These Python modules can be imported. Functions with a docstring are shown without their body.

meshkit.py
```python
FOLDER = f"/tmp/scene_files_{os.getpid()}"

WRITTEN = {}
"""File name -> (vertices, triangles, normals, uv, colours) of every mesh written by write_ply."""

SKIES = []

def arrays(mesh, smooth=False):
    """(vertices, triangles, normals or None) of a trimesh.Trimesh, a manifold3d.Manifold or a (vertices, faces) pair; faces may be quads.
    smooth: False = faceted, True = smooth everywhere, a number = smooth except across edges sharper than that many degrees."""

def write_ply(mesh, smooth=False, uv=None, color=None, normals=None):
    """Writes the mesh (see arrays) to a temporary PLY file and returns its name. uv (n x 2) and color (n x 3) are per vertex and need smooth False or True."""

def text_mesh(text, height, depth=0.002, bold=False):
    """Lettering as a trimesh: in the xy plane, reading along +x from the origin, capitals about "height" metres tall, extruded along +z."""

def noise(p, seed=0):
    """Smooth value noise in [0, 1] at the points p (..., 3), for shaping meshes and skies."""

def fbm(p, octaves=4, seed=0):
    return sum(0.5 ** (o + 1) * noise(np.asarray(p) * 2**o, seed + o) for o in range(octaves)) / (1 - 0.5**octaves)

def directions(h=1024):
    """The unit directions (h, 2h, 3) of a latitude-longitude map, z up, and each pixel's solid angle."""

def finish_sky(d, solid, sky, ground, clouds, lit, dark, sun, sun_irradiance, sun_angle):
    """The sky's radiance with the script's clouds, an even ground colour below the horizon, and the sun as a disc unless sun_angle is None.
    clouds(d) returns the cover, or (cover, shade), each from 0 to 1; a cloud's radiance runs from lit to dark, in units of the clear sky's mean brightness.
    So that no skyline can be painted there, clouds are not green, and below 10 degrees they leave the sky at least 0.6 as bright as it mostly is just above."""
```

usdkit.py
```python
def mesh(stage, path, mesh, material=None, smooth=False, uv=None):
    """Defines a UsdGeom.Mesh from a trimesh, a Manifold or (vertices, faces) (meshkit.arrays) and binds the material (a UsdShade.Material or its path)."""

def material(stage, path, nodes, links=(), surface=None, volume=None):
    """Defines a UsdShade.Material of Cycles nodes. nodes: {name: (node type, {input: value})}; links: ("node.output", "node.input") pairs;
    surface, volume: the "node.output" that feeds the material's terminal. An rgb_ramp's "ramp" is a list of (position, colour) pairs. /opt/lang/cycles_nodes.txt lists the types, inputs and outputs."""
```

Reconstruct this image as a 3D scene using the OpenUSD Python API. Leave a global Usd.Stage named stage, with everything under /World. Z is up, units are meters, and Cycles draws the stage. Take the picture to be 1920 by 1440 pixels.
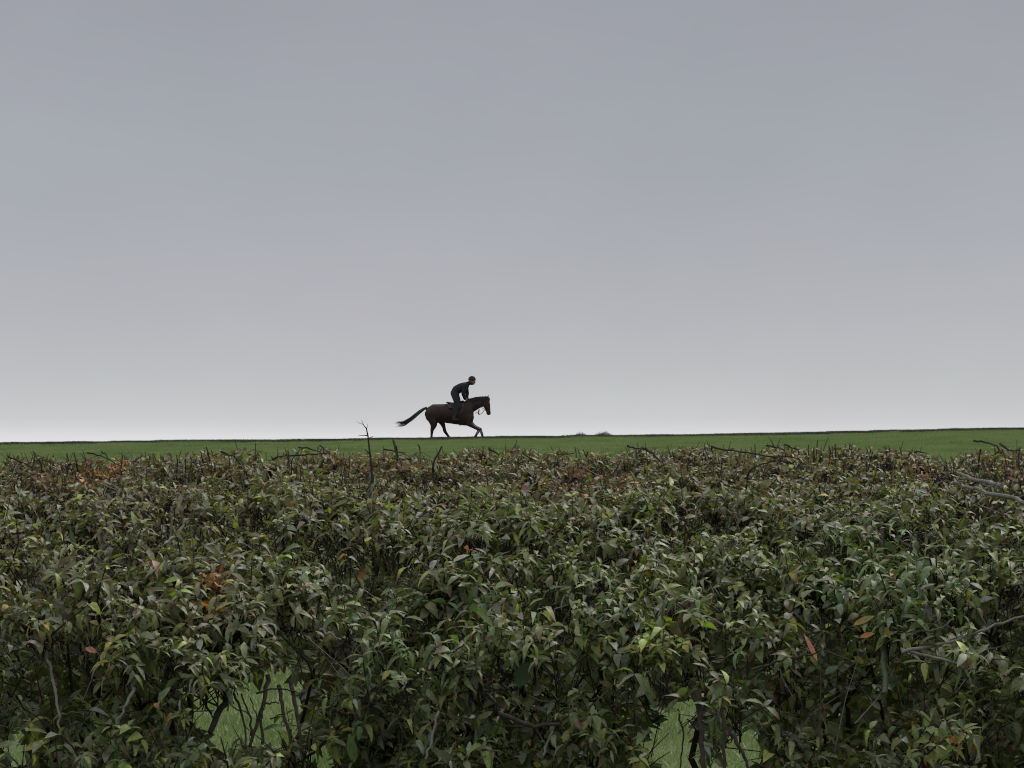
import math, random
import numpy as np, trimesh, manifold3d, usdkit, meshkit
from manifold3d import Manifold
from scipy.interpolate import PchipInterpolator
from pxr import Usd, UsdGeom, UsdLux, UsdShade, Sdf, Gf, Vt

R = np.random.default_rng(7)
stage = Usd.Stage.CreateInMemory()
UsdGeom.SetStageUpAxis(stage, 'Z'); UsdGeom.SetStageMetersPerUnit(stage, 1.0)
UsdGeom.Xform.Define(stage, '/World'); UsdGeom.Scope.Define(stage, '/World/Looks')

# ------------------------------------------------------------------ camera, sky, sun, exposure
EYE = 1.7                       # height of the eye over the verge
FPX = 5587.0                    # focal length in pixels of a 1920 px wide picture
V0 = 830.0                      # picture row of the eye's level
PITCH = math.atan((V0 - 720) / FPX)
EXPOSURE = 0.6
SUN_EL, SUN_AZ = math.radians(48), math.radians(38)      # direction towards the sun, azimuth from +y to +x
SUN_STRENGTH, SUN_ANGLE = 0.4, 12.0
SKY_STRENGTH = 0.1

cam = UsdGeom.Camera.Define(stage, '/World/camera')
cam.CreateHorizontalApertureAttr(36.0); cam.CreateVerticalApertureAttr(27.0)
cam.CreateFocalLengthAttr(36.0 * FPX / 1920); cam.CreateExposureAttr(EXPOSURE)
cam.CreateClippingRangeAttr(Gf.Vec2f(0.1, 20000))
cam.AddTranslateOp().Set(Gf.Vec3d(0, 0, EYE)); cam.AddRotateXOp().Set(90 + math.degrees(PITCH))

# overcast: a physical sky with a nearly closed sheet of cloud over it, paler towards the horizon
def lin(c): return tuple((x / 255 / 12.92 if x < 10.3 else ((x / 255 + 0.055) / 1.055) ** 2.4) for x in c)
def cloud(c): return tuple(x / SKY_STRENGTH / 2 ** EXPOSURE for x in lin(c))
def zs(deg): return math.sin(math.radians(deg))
CL = [(0.0, (226, 227, 229)), (zs(0.12), (219, 220, 222)), (zs(0.45), (200, 202, 205)), (zs(1.3), (185, 188, 192)), (zs(2.6), (175, 176, 183)), (zs(4.6), (165, 167, 174)),
      (zs(8.3), (155, 156, 163)), (zs(14), (153, 155, 163)), (zs(35), (200, 203, 207)), (1.0, (238, 240, 243))]
sky_m = usdkit.material(stage, '/World/Looks/sky', {
    'sky': ('sky_texture', {'sky_type': 'single_scattering', 'sun_disc': False, 'sun_elevation': SUN_EL, 'sun_rotation': SUN_AZ}),
    'tc': ('texture_coordinate', {}),
    'xyz': ('separate_xyz', {}),
    'wob': ('noise_texture', {'scale': 4.0, 'detail': 9.0, 'roughness': 0.62}),
    'map': ('mapping', {'scale': (1.0, 1.0, 1.7)}),
    'wm': ('map_range', {'from_min': 0.3, 'from_max': 0.7, 'to_min': 0.95, 'to_max': 1.05}),
    'abs': ('math', {'math_type': 'absolute'}),
    'sq': ('math', {'math_type': 'sqrt'}),
    'ramp': ('rgb_ramp', {'ramp': [(math.sqrt(z), tuple(x / 10 for x in cloud(c))) for z, c in CL]}),
    'up': ('vector_math', {'math_type': 'scale', 'scale': 10.0}),
    'var': ('vector_math', {'math_type': 'scale'}),
    'tint': ('noise_texture', {'scale': 9.0, 'detail': 6.0, 'roughness': 0.6}),
    'tr': ('rgb_ramp', {'ramp': [(0.3, (1.018, 0.994, 1.006)), (0.7, (0.988, 1.004, 1.0))]}),
    'tm': ('vector_math', {'math_type': 'multiply'}),
    'mix': ('mix', {'fac': 0.96}),
    'bg': ('background_shader', {'strength': SKY_STRENGTH}),
}, [('tc.generated', 'xyz.vector'), ('xyz.z', 'abs.value1'), ('abs.value', 'sq.value1'), ('sq.value', 'ramp.fac'),
    ('tc.generated', 'map.vector'), ('map.vector', 'wob.vector'), ('map.vector', 'tint.vector'), ('wob.fac', 'wm.value'),
    ('ramp.color', 'up.vector1'), ('up.vector', 'var.vector1'), ('wm.result', 'var.scale'),
    ('tint.fac', 'tr.fac'), ('var.vector', 'tm.vector1'), ('tr.color', 'tm.vector2'),
    ('sky.color', 'mix.color1'), ('tm.vector', 'mix.color2'), ('mix.color', 'bg.color')], surface='bg.background')
dome = UsdLux.DomeLight.Define(stage, '/World/sky')
UsdShade.MaterialBindingAPI.Apply(dome.GetPrim()).Bind(sky_m)
dome.GetPrim().SetCustomDataByKey('kind', 'structure')
sun = UsdLux.DistantLight.Define(stage, '/World/sun')
sun.CreateNormalizeAttr(True); sun.CreateIntensityAttr(SUN_STRENGTH); sun.CreateAngleAttr(SUN_ANGLE)
sun.CreateColorAttr(Gf.Vec3f(1.0, 0.965, 0.91))
sun.AddRotateZOp().Set(-math.degrees(SUN_AZ)); sun.AddRotateXOp().Set(math.degrees(SUN_EL) - 90)

# ------------------------------------------------------------------ helpers
used = {}
def numbered(path):
    n = used.get(path, 0); used[path] = n + 1
    return path if n == 0 else f'{path}_{n:03d}'
def thing(name, label, cat, loc=(0, 0, 0), group=None):
    x = UsdGeom.Xform.Define(stage, numbered('/World/' + name)); x.AddTranslateOp().Set(Gf.Vec3d(*map(float, loc)))
    tag(x.GetPrim(), label, cat, group)
    return x.GetPrim()
def tag(p, label=None, cat=None, group=None, kind=None):
    for k, v in (('label', label), ('category', cat), ('group', group), ('kind', kind)):
        if v: p.SetCustomDataByKey(k, v)
    return p
def obj(name, mesh, mat, parent=None, smooth=40, label=None, kind=None, color=None):
    base = str(parent.GetPath()) if parent else '/World'
    m = usdkit.mesh(stage, numbered(f'{base}/{name}'), mesh, mat, smooth=smooth)
    if color is not None:
        pv = UsdGeom.PrimvarsAPI(m).CreatePrimvar('tone', Sdf.ValueTypeNames.Color3fArray, 'vertex')
        pv.Set(Vt.Vec3fArray.FromNumpy(np.asarray(color, np.float32)))
    return tag(m.GetPrim(), label, kind=kind)
def P(u, v, d):
    """The point at depth d (along y) that the picture (1920 x 1440) shows at column u, row v."""
    cp, sp = math.cos(PITCH), math.sin(PITCH)
    a, b = (u - 960) / FPX, (720 - v) / FPX
    k = d / (cp - b * sp)
    return np.array([a * k, d, EYE + (sp + b * cp) * k])
def tube(pts, rad, sides=6, jitter=0.0, cap=True):
    """A tapered tube along points, as (vertices, faces)."""
    pts, rad = np.asarray(pts, float), np.broadcast_to(np.asarray(rad, float), (len(pts),))
    t = np.gradient(pts, axis=0); t /= np.linalg.norm(t, axis=1)[:, None] + 1e-12
    ref = np.array([0, 0, 1.0]) if abs(t[:, 2]).mean() < 0.8 else np.array([0, 1.0, 0])
    a = np.cross(t, ref); a /= np.linalg.norm(a, axis=1)[:, None] + 1e-12
    b = np.cross(a, t)
    th = np.arange(sides) * 2 * math.pi / sides
    v = pts[:, None] + rad[:, None, None] * (np.cos(th)[None, :, None] * a[:, None] + np.sin(th)[None, :, None] * b[:, None])
    v = v.reshape(-1, 3); f = []
    for i in range(len(pts) - 1):
        for j in range(sides):
            k = (j + 1) % sides
            p, q, r, s = i * sides + j, i * sides + k, (i + 1) * sides + k, (i + 1) * sides + j
            f += [(p, q, r), (p, r, s)]
    n = len(v); v = np.vstack([v, pts[:1], pts[-1:]])
    for j in range(sides):
        k = (j + 1) % sides
        f += [(n, k, j), (n + 1, (len(pts) - 1) * sides + j, (len(pts) - 1) * sides + k)]
    return v, np.array(f)
def join(parts):
    vs, fs, n = [], [], 0
    for v, f in parts:
        vs.append(v); fs.append(np.asarray(f) + n); n += len(v)
    return np.vstack(vs), np.vstack(fs)
def crooked(p, q, n, amp, rng):
    """A slightly crooked line from p to q."""
    s = np.linspace(0, 1, n)[:, None]
    w = rng.normal(0, amp, (n, 3)); w[0] = 0; w[-1] *= 0.5
    return np.asarray(p) * (1 - s) + np.asarray(q) * s + w * np.linalg.norm(np.asarray(q) - p)
def unit(v): return v / (np.linalg.norm(v, axis=-1, keepdims=True) + 1e-12)

# ------------------------------------------------------------------ materials
def mat(name, nodes, links, surface='p.BSDF'):
    return usdkit.material(stage, '/World/Looks/' + name, nodes, links, surface=surface)
def plain(name, color, rough=0.6, spread=0.25, scale=30.0, spec=0.5, bump=0.0, sheen=0.0):
    lo, hi = tuple(c * (1 - spread) for c in color), tuple(c * (1 + spread) for c in color)
    nodes = {'tc': ('texture_coordinate', {}), 'n': ('noise_texture', {'scale': scale, 'detail': 4.0, 'roughness': 0.6}), 'r': ('rgb_ramp', {'ramp': [(0.3, lo), (0.7, hi)]}),
             'p': ('principled_bsdf', {'roughness': rough, 'specular_ior_level': spec, 'sheen_weight': sheen})}
    links = [('tc.object', 'n.vector'), ('n.fac', 'r.fac'), ('r.color', 'p.base_color')]
    if bump:
        nodes['b'] = ('bump', {'strength': bump, 'distance': 0.004}); links += [('n.fac', 'b.height'), ('b.normal', 'p.normal')]
    return mat(name, nodes, links)

leaf_m = mat('leaf', {
    'a': ('attribute', {'attribute': 'tone'}),
    'g': ('geometry', {}),
    'n': ('noise_texture', {'scale': 140.0, 'detail': 3.0}),
    'v': ('map_range', {'from_min': 0.3, 'from_max': 0.7, 'to_min': 0.72, 'to_max': 1.28}),
    'c': ('vector_math', {'math_type': 'scale'}),
    't': ('vector_math', {'math_type': 'multiply', 'vector2': (1.1, 1.35, 0.55)}),
    'b': ('bump', {'strength': 0.35, 'distance': 0.002}),
    'p': ('principled_bsdf', {'roughness': 0.55, 'specular_ior_level': 0.3}),
    'tr': ('translucent_bsdf', {}),
    'm': ('mix_closure', {'fac': 0.22}),
}, [('g.position', 'n.vector'), ('n.fac', 'v.value'), ('a.color', 'c.vector1'), ('v.result', 'c.scale'), ('c.vector', 'p.base_color'),
    ('c.vector', 't.vector1'), ('t.vector', 'tr.color'), ('n.fac', 'b.height'), ('b.normal', 'p.normal'),
    ('p.BSDF', 'm.closure1'), ('tr.BSDF', 'm.closure2')], surface='m.closure')
bark_m = plain('twig_bark', (0.036, 0.029, 0.023), 0.85, 0.45, 60.0, spec=.15, bump=0.5)
grey_bark_m = plain('grey_bark', (0.12, 0.108, 0.09), 0.8, 0.4, 50.0, bump=0.6)
green_stem_m = plain('green_stem', (0.06, 0.07, 0.035), 0.55, 0.3, 60.0)
ground_m = mat('field_ground', {
    'g': ('geometry', {}), 'n': ('noise_texture', {'scale': 0.35, 'detail': 6.0, 'roughness': 0.65}),
    'r': ('rgb_ramp', {'ramp': [(0.3, (0.075, 0.1, 0.036)), (0.55, (0.1, 0.13, 0.05)), (0.75, (0.125, 0.145, 0.06))]}),
    'f': ('noise_texture', {'scale': 22.0, 'detail': 4.0}), 'b': ('bump', {'strength': 0.6, 'distance': 0.05}),
    'p': ('principled_bsdf', {'roughness': 0.9, 'specular_ior_level': 0.2})},
    [('g.position', 'n.vector'), ('g.position', 'f.vector'), ('n.fac', 'r.fac'), ('r.color', 'p.base_color'), ('f.fac', 'b.height'), ('b.normal', 'p.normal')])
grass_m = mat('grass_blade', {
    'g': ('geometry', {}), 'n': ('noise_texture', {'scale': 0.5, 'detail': 6.0, 'roughness': 0.7}),
    'r': ('rgb_ramp', {'ramp': [(0.28, (0.105, 0.155, 0.056)), (0.5, (0.175, 0.23, 0.094)), (0.72, (0.25, 0.285, 0.145))]}),
    't': ('vector_math', {'math_type': 'multiply', 'vector2': (1.0, 1.2, 0.6)}),
    'p': ('principled_bsdf', {'roughness': 0.5, 'specular_ior_level': 0.4}), 'tr': ('translucent_bsdf', {}), 'm': ('mix_closure', {'fac': 0.3})},
    [('g.position', 'n.vector'), ('n.fac', 'r.fac'), ('r.color', 'p.base_color'), ('r.color', 't.vector1'), ('t.vector', 'tr.color'), ('p.BSDF', 'm.closure1'), ('tr.BSDF', 'm.closure2')], surface='m.closure')
tussock_crest_shade_m = plain('tussock_crest_shade', (0.028, 0.036, 0.014), 0.7, 0.4, 6.0)  # own colour of the tussocks; painted shade on the crest tufts

# ------------------------------------------------------------------ the field: one sheet, rising to a crest and falling away behind it
CREST_X = (np.array([-900, 0, 250, 500, 700, 850, 960, 1100, 1280, 1600, 1920, 2900.]) - 960) / FPX * 102
CREST_V = np.array([845, 832, 828.5, 826, 823.5, 821.5, 820, 818, 816, 810.5, 803.5, 790.])
crest = PchipInterpolator(CREST_X, EYE - 0.055 + (V0 - CREST_V) / FPX * 102)
def ground(x, y):
    x, y = np.asarray(x, float), np.asarray(y, float)
    zc = crest(np.clip(x * 102 / np.maximum(y, 30), CREST_X[0], CREST_X[-1]))
    t = np.clip((y - 18) / (101.9 - 18), 0, 1)
    rise = t ** 1.08 * zc
    top = np.clip(y - 98.5, 0, None)
    rise = np.where(y < 101.9, rise, zc - 0.0042 * np.clip(y - 101.9, 0, 9) ** 2 - 0.0756 * np.clip(y - 110.9, 0, 260))
    n = meshkit.fbm(np.stack([x.ravel() * 0.35, y.ravel() * 0.12, 0 * x.ravel()], 1), octaves=3).reshape(x.shape) if x.size else 0
    return rise + 0.06 * n * np.clip((y - 15) / 20, 0, 1)
xs = np.concatenate([np.linspace(-900, -60, 24), np.linspace(-55, -24, 30), np.linspace(-23.6, 23.6, 160), np.linspace(24, 55, 30), np.linspace(60, 900, 24)])
ys = np.concatenate([np.linspace(-120, 4, 20), np.linspace(6, 90, 90), np.linspace(90.4, 116, 80), np.linspace(118, 380, 40), np.linspace(400, 3000, 20)])
X, Y = np.meshgrid(xs, ys)
Z = ground(X, Y)
gi = np.arange(X.size).reshape(X.shape)
gf = np.concatenate([np.stack([gi[:-1, :-1], gi[:-1, 1:], gi[1:, 1:]], -1).reshape(-1, 3), np.stack([gi[:-1, :-1], gi[1:, 1:], gi[1:, :-1]], -1).reshape(-1, 3)])
tag(obj('field', (np.stack([X, Y, Z], -1).reshape(-1, 3), gf), ground_m, smooth=60), 'green grass field rising gently to a bare crest', kind='structure')

# grass: tufts strewn over the field in view
def grass_patch(size, n, h0, h1, rng, lean=0.35, w0=0.004):
    b = np.stack([rng.uniform(-size / 2, size / 2, n), rng.uniform(-size / 2, size / 2, n), np.full(n, -0.015)], 1)
    h = rng.uniform(h0, h1, n); a = rng.uniform(0, 2 * math.pi, n); l = rng.normal(0, lean, (n, 2)) * h[:, None]
    s = np.stack([np.cos(a), np.sin(a), 0 * a], 1) * (w0 * rng.uniform(0.7, 1.5, n))[:, None]
    mid = b + np.concatenate([l * 0.35, 0.6 * h[:, None]], 1); tip = b + np.concatenate([l, h[:, None]], 1)
    v = np.stack([b - s, b + s, mid - s * 0.8, mid + s * 0.8, tip], 1).reshape(-1, 3)
    i = np.arange(n)[:, None] * 5
    f = np.concatenate([i + [0, 1, 3], i + [0, 3, 2], i + [2, 3, 4]])
    return v, f
gr = UsdGeom.PointInstancer.Define(stage, '/World/grass')
tag(gr.GetPrim(), 'short green grass covering the sloping field', 'grass', kind='stuff')
rg = np.random.default_rng(11)
protos = []
for k in range(3):
    p = obj('grass_tuft', grass_patch(0.9, 520, 0.03, 0.085, rg), grass_m, gr.GetPrim(), smooth=False); protos.append(p.GetPath())
p = obj('grass_tuft', grass_patch(0.8, 260, 0.06, 0.14, rg, 0.3, 0.005), grass_m, gr.GetPrim(), smooth=False); protos.append(p.GetPath())
p = obj('grass_tuft', grass_patch(0.8, 700, 0.035, 0.1, rg, 0.45, 0.006), tussock_crest_shade_m, gr.GetPrim(), smooth=False); protos.append(p.GetPath())  # tufts for the crest, coloured dark to paint in a backlit skyline edge
pos, idx, rot, sc = [], [], [], []
y = 12.6
while y < 113:
    w = 0.19 * y + 2.0
    for x in np.arange(-w, w, 0.74):
        q = (x + rg.normal(0, 0.08), y + rg.normal(0, 0.08)); pos.append(q)
        tall = rg.random() < 0.04
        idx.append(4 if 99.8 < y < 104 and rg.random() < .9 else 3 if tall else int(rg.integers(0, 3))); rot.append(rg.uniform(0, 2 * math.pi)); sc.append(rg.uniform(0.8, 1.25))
    y += 0.74
pos = np.array(pos); pz = ground(pos[:, 0], pos[:, 1])
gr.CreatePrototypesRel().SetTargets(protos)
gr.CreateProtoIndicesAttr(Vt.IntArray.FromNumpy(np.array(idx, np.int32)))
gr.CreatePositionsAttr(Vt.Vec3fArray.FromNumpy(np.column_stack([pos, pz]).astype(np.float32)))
gr.CreateOrientationsAttr(Vt.QuathArray([Gf.Quath(math.cos(a / 2), 0, 0, math.sin(a / 2)) for a in rot]))
gr.CreateScalesAttr(Vt.Vec3fArray.FromNumpy(np.repeat(np.array(sc, np.float32)[:, None], 3, 1)))

# dark tussocks standing out on the skyline
for (u, wd, ht, n, label) in ((1088, 0.42, 0.2, 300, 'small dark grass tussock on the skyline right of the horse'),
                              (1131, 0.55, 0.23, 380, 'slightly taller dark tussock on the skyline, farther right of the horse'),):
    xw = (u - 960) / FPX * 102.5
    v, f = grass_patch(wd, n, ht * 0.4, ht * 1.1, rg, 0.6, 0.006)
    r = np.linalg.norm(v[:, :2], axis=1) / wd; v[:, 2] *= np.clip(1.15 - r, 0.3, 1.1)
    t = thing('grass_tussock', label, 'grass tussock', (xw, 102.0, ground(np.array([xw]), np.array([102.0]))[0]), 'tussocks on the skyline')
    obj('blades', (v, f), tussock_crest_shade_m, t, smooth=False)
    m = trimesh.creation.icosphere(2, 1.0); m.apply_scale((wd * 0.4, wd * 0.4, ht * 0.5)); m.vertices += 0.02 * meshkit.fbm(m.vertices * 9, octaves=2)[:, None] * m.vertices / ht
    obj('root_mound', m, tussock_crest_shade_m, t)

# ------------------------------------------------------------------ the hedge
# cross-section of its face, from the foot in front up the sloping face and over the top to the foot behind: depth y, height z
def zrel(v, d): return P(960, v, d)[2]
PROF = [(8.22, 0.02), (8.2, 0.35), (8.22, zrel(1450, 8.22)), (8.28, zrel(1330, 8.28)), (8.42, zrel(1220, 8.42)), (8.68, zrel(1120, 8.68)), (9.05, zrel(1035, 9.05)),
        (9.55, zrel(968, 9.55)), (10.2, zrel(912, 10.2)), (10.85, zrel(874, 10.85)), (11.3, zrel(858, 11.3)), (11.65, zrel(862, 11.65)), (11.95, 1.45), (12.1, 1.0), (12.12, 0.02)]
PROF = np.array(PROF); PS = np.concatenate([[0], np.cumsum(np.linalg.norm(np.diff(PROF, axis=0), axis=1))]); PS_END = PS[-1]
prof_y, prof_z = PchipInterpolator(PS, PROF[:, 0]), PchipInterpolator(PS, PROF[:, 1])
S_FRONT, S_TOP = PS[3], PS[10]
TOP_U = np.array([-400, 0, 150, 300, 420, 560, 650, 720, 820, 900, 1000, 1100, 1200, 1350, 1500, 1650, 1720, 1765, 1800, 1850, 1920, 2300.])
TOP_V = np.array([878, 874, 871, 869, 856, 853, 858, 864, 864, 855, 859, 862, 855, 853, 851, 850, 857, 875, 869, 854, 848, 842.])
top_dz = PchipInterpolator((TOP_U - 960) / FPX * 11.3, -(TOP_V - 858) / FPX * 11.3)
def hedge_surface(s, x):
    """Point and outward normal of the hedge's face; s along the cross-section, x along the hedge."""
    y, z = prof_y(s), prof_z(s)
    dy, dz = prof_y(s, 1), prof_z(s, 1)
    n = unit(np.stack([np.zeros_like(y), -dz, dy], -1))
    w = np.clip((s - PS[4]) / (PS[9] - PS[4]), 0, 1) * np.clip((PS_END - s) / 0.9, 0, 1)
    z = z + w * top_dz(np.clip(x * 11.3 / np.maximum(y, 8), -2.7, 2.7))
    return np.stack([x, y, z], -1), n
SG = np.linspace(PS[1], PS[11], 400)
def on_face(u, v, inset=0.0):
    """The point of the hedge's face that is seen at (u, v)."""
    y, z = prof_y(SG), prof_z(SG)
    rows = np.array([P(960, v, d)[2] for d in y])
    w = np.clip((SG - PS[4]) / (PS[9] - PS[4]), 0, 1)
    zz = z + w * top_dz((u - 960) / FPX * 11.3)
    i = np.where(zz >= rows)[0]
    d = y[i[0]] if len(i) else 11.3
    return P(u, v, d + inset)

# hollows in the face (picture centre, half sizes, depth in metres) and gaps that go right through
HOLLOWS = [(480, 965, 42, 24, .35), (345, 975, 62, 36, .3), (725, 1075, 70, 38, .3), (1500, 1150, 58, 46, .35), (1600, 1345, 70, 46, .4), (110, 1290, 100, 62, .45), (1850, 1150, 75, 42, .4),
           (590, 1315, 34, 60, .45), (930, 1010, 34, 20, .25), (555, 1005, 48, 26, .28), (1325, 975, 56, 26, .25), (270, 1375, 60, 40, .35), (640, 1040, 44, 28, .25), (900, 1020, 34, 20, .2),
           (950, 1300, 46, 34, .3), (250, 1330, 74, 50, .5), (50, 1340, 60, 46, .5), (160, 1225, 54, 30, .4), (1590, 1200, 60, 40, .5), (1880, 1180, 50, 46, .5), (1620, 1370, 70, 44, .55), (560, 1215, 40, 30, .4), (600, 1340, 30, 60, .5), (1180, 1360, 50, 36, .3), (1400, 1260, 60, 34, .28), (60, 1080, 50, 30, .25), (190, 1050, 36, 40, .25), (1120, 1230, 44, 26, .2), (1230, 1190, 30, 30, .2),
           (1010, 1395, 50, 34, .3), (780, 1370, 40, 30, .25), (1770, 1330, 44, 40, .3), (860, 1180, 40, 26, .22), (660, 1240, 40, 36, .22), (1480, 1020, 40, 22, .2), (1730, 1000, 44, 26, .25)]
GAPS = [(470, 1335, 50, 62), (527, 1330, 38, 72), (390, 1328, 34, 40), (1287, 1375, 34, 74), (1238, 1400, 30, 40), (1395, 1405, 32, 44), (1290, 1445, 56, 40), (430, 1385, 34, 34), (20, 1400, 34, 36), (600, 1420, 24, 22)]
HOLL = [(on_face(u, v), ru * 1.25 * 8.7 / FPX, rv * 1.25 * 8.7 / FPX, d * 1.6) for u, v, ru, rv, d in HOLLOWS]
GAPW = []
for u, v, ru, rv in GAPS:
    a, b = on_face(u, v), P(u, v, 12.2)
    GAPW.append((a, unit(b - a), ru / FPX, rv / FPX))
def keep(p, depth, margin=1.0):
    """Which points stand outside the hollows and the gaps."""
    ok = np.ones(len(p), bool)
    for c, rx, rz, dp in HOLL:
        e = ((p[:, 0] - c[0]) / rx) ** 2 + ((p[:, 2] - c[2]) / rz) ** 2
        ok &= ~((e < 1) & (depth < dp * np.sqrt(np.clip(1 - e, 0, 1)) * 1.2) & (np.abs(p[:, 1] - c[1]) < 0.9))
    rag = meshkit.fbm(np.asarray(p) * 9.0 + 5.0, octaves=2) if len(p) else 0
    for a, d, rx, rz in GAPW:
        k = (p[:, 1] - a[1]) / d[1]; q = a + k[:, None] * d
        w = np.maximum(p[:, 1], 8)
        e = ((p[:, 0] - q[:, 0]) / (rx * w * margin)) ** 2 + ((p[:, 2] - q[:, 2]) / (rz * w * margin)) ** 2
        ok &= ~((e < .62 + 1.0 * rag) & (k > -0.6))
    return ok

def leaves(base, d, n, L, W, droop, fold):
    """Many leaves at once: five stations along a drooping blade folded at the midrib. (N, 11, 3) and the 12 faces of one."""
    n = unit(n - (n * d).sum(1, keepdims=True) * d); s = np.cross(d, n)
    tau = np.array([0, .2, .48, .76, 1.0]); half = np.array([0, .72, 1.0, .66, 0]) * 0.5
    tw = (np.sin(np.arange(len(L)) * 12.9898) * .9)[:, None, None] * tau[None, :, None]
    s_, n_ = s[:, None], n[:, None]; sT = s_ * np.cos(tw) + n_ * np.sin(tw); nT = n_ * np.cos(tw) - s_ * np.sin(tw)
    mid = base[:, None] + d[:, None] * (L[:, None] * (tau - 0.22 * (droop[:, None] * tau) ** 2))[..., None] - n[:, None] * (L[:, None] * 0.55 * droop[:, None] * tau ** 2)[..., None]
    side = sT * (W[:, None] * half)[..., None]; lift = nT * (fold[:, None] * W[:, None] * half)[..., None]
    cols = []
    for k in range(5):
        if k in (0, 4): cols.append(mid[:, k])
        else: cols += [mid[:, k] - side[:, k] + lift[:, k], mid[:, k], mid[:, k] + side[:, k] + lift[:, k]]
    v = np.stack(cols, 1)
    f = [(0, 2, 1), (0, 3, 2)]
    for a in (1, 4): f += [(a, a + 1, a + 4), (a, a + 4, a + 3), (a + 1, a + 2, a + 5), (a + 1, a + 5, a + 4)]
    f += [(7, 8, 10), (8, 9, 10)]
    return v, np.array(f)

rh = np.random.default_rng(23)
def noise2(p, scale, seed=0.0):
    return meshkit.fbm(np.asarray(p) * scale + seed, octaves=3)
X0, X1 = -2.45, 2.45
# shoots on the face
# bushy clumps on the face, each a little dome of shoots with darker gaps between the clumps
NC = 2250
xc_ = np.concatenate([rh.uniform(X0, X1, NC), rh.uniform(X1, 3.7, 420), rh.uniform(-3.7, X0, 420)]); NC = len(xc_)
sc_ = np.where(rh.random(NC) < .07, rh.uniform(PS[1], PS[2], NC), rh.uniform(PS[2], PS[11] + .15, NC))
pt, nr = hedge_surface(sc_, xc_)
tc_ = np.clip((sc_ - PS[4]) / (PS[9] - PS[4]), 0, 1)                # 0 on the front face, 1 on the trimmed top
lump = (0.16 * noise2(pt, 2.4) + 0.08 * noise2(pt, 6.0, 40.0)) * (1 - .75 * tc_)
dc_ = np.where(rh.random(NC) < .62, rh.uniform(0, .06, NC), rh.uniform(.06, .35, NC)) * (1 - .45 * tc_)
heart = pt + nr * (lump - dc_ - .12 * (1 - .52 * tc_))[:, None]
ok = keep(heart + nr * .08, dc_ - lump)
heart, cn, tc_, dc_ = heart[ok], nr[ok], tc_[ok], dc_[ok]
per = np.where(np.abs(heart[:, 0]) < X1, rh.integers(6, 12, len(heart)), 5); own = np.repeat(np.arange(len(heart)), per); NS = len(own)
topness, depth = tc_[own], dc_[own]
axis = unit(cn * rh.uniform(.3, 1.0, (len(heart), 1)) + np.array([0, 0, 1.0]) * rh.uniform(.35, .9, (len(heart), 1)) + rh.normal(0, .25, (len(heart), 3)))
sdir = unit(axis[own] + rh.normal(0, .55, (NS, 3)))
root = heart[own] + sdir * rh.uniform(0, .03, (NS, 1)) + rh.normal(0, .012, (NS, 3))
slen = rh.uniform(.06, .165, NS) * (1 - 0.58 * topness) * rh.uniform(.8, 1.25, len(heart))[own]
wild = (rh.random(NS) < .02) & (topness < .8); slen[wild] *= 1.7
vig = noise2(root, 2.2, 9.0); hue = noise2(root, 1.3, 77.0); hue2 = noise2(root, 3.7, 31.0); spec = noise2(heart, 1.9, 55.0)[own] + rh.normal(0, .3, len(heart))[own]
B, D, N, L, W, DR, FO, SH, TP = [], [], [], [], [], [], [], [], []
twig_lines = []
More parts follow.
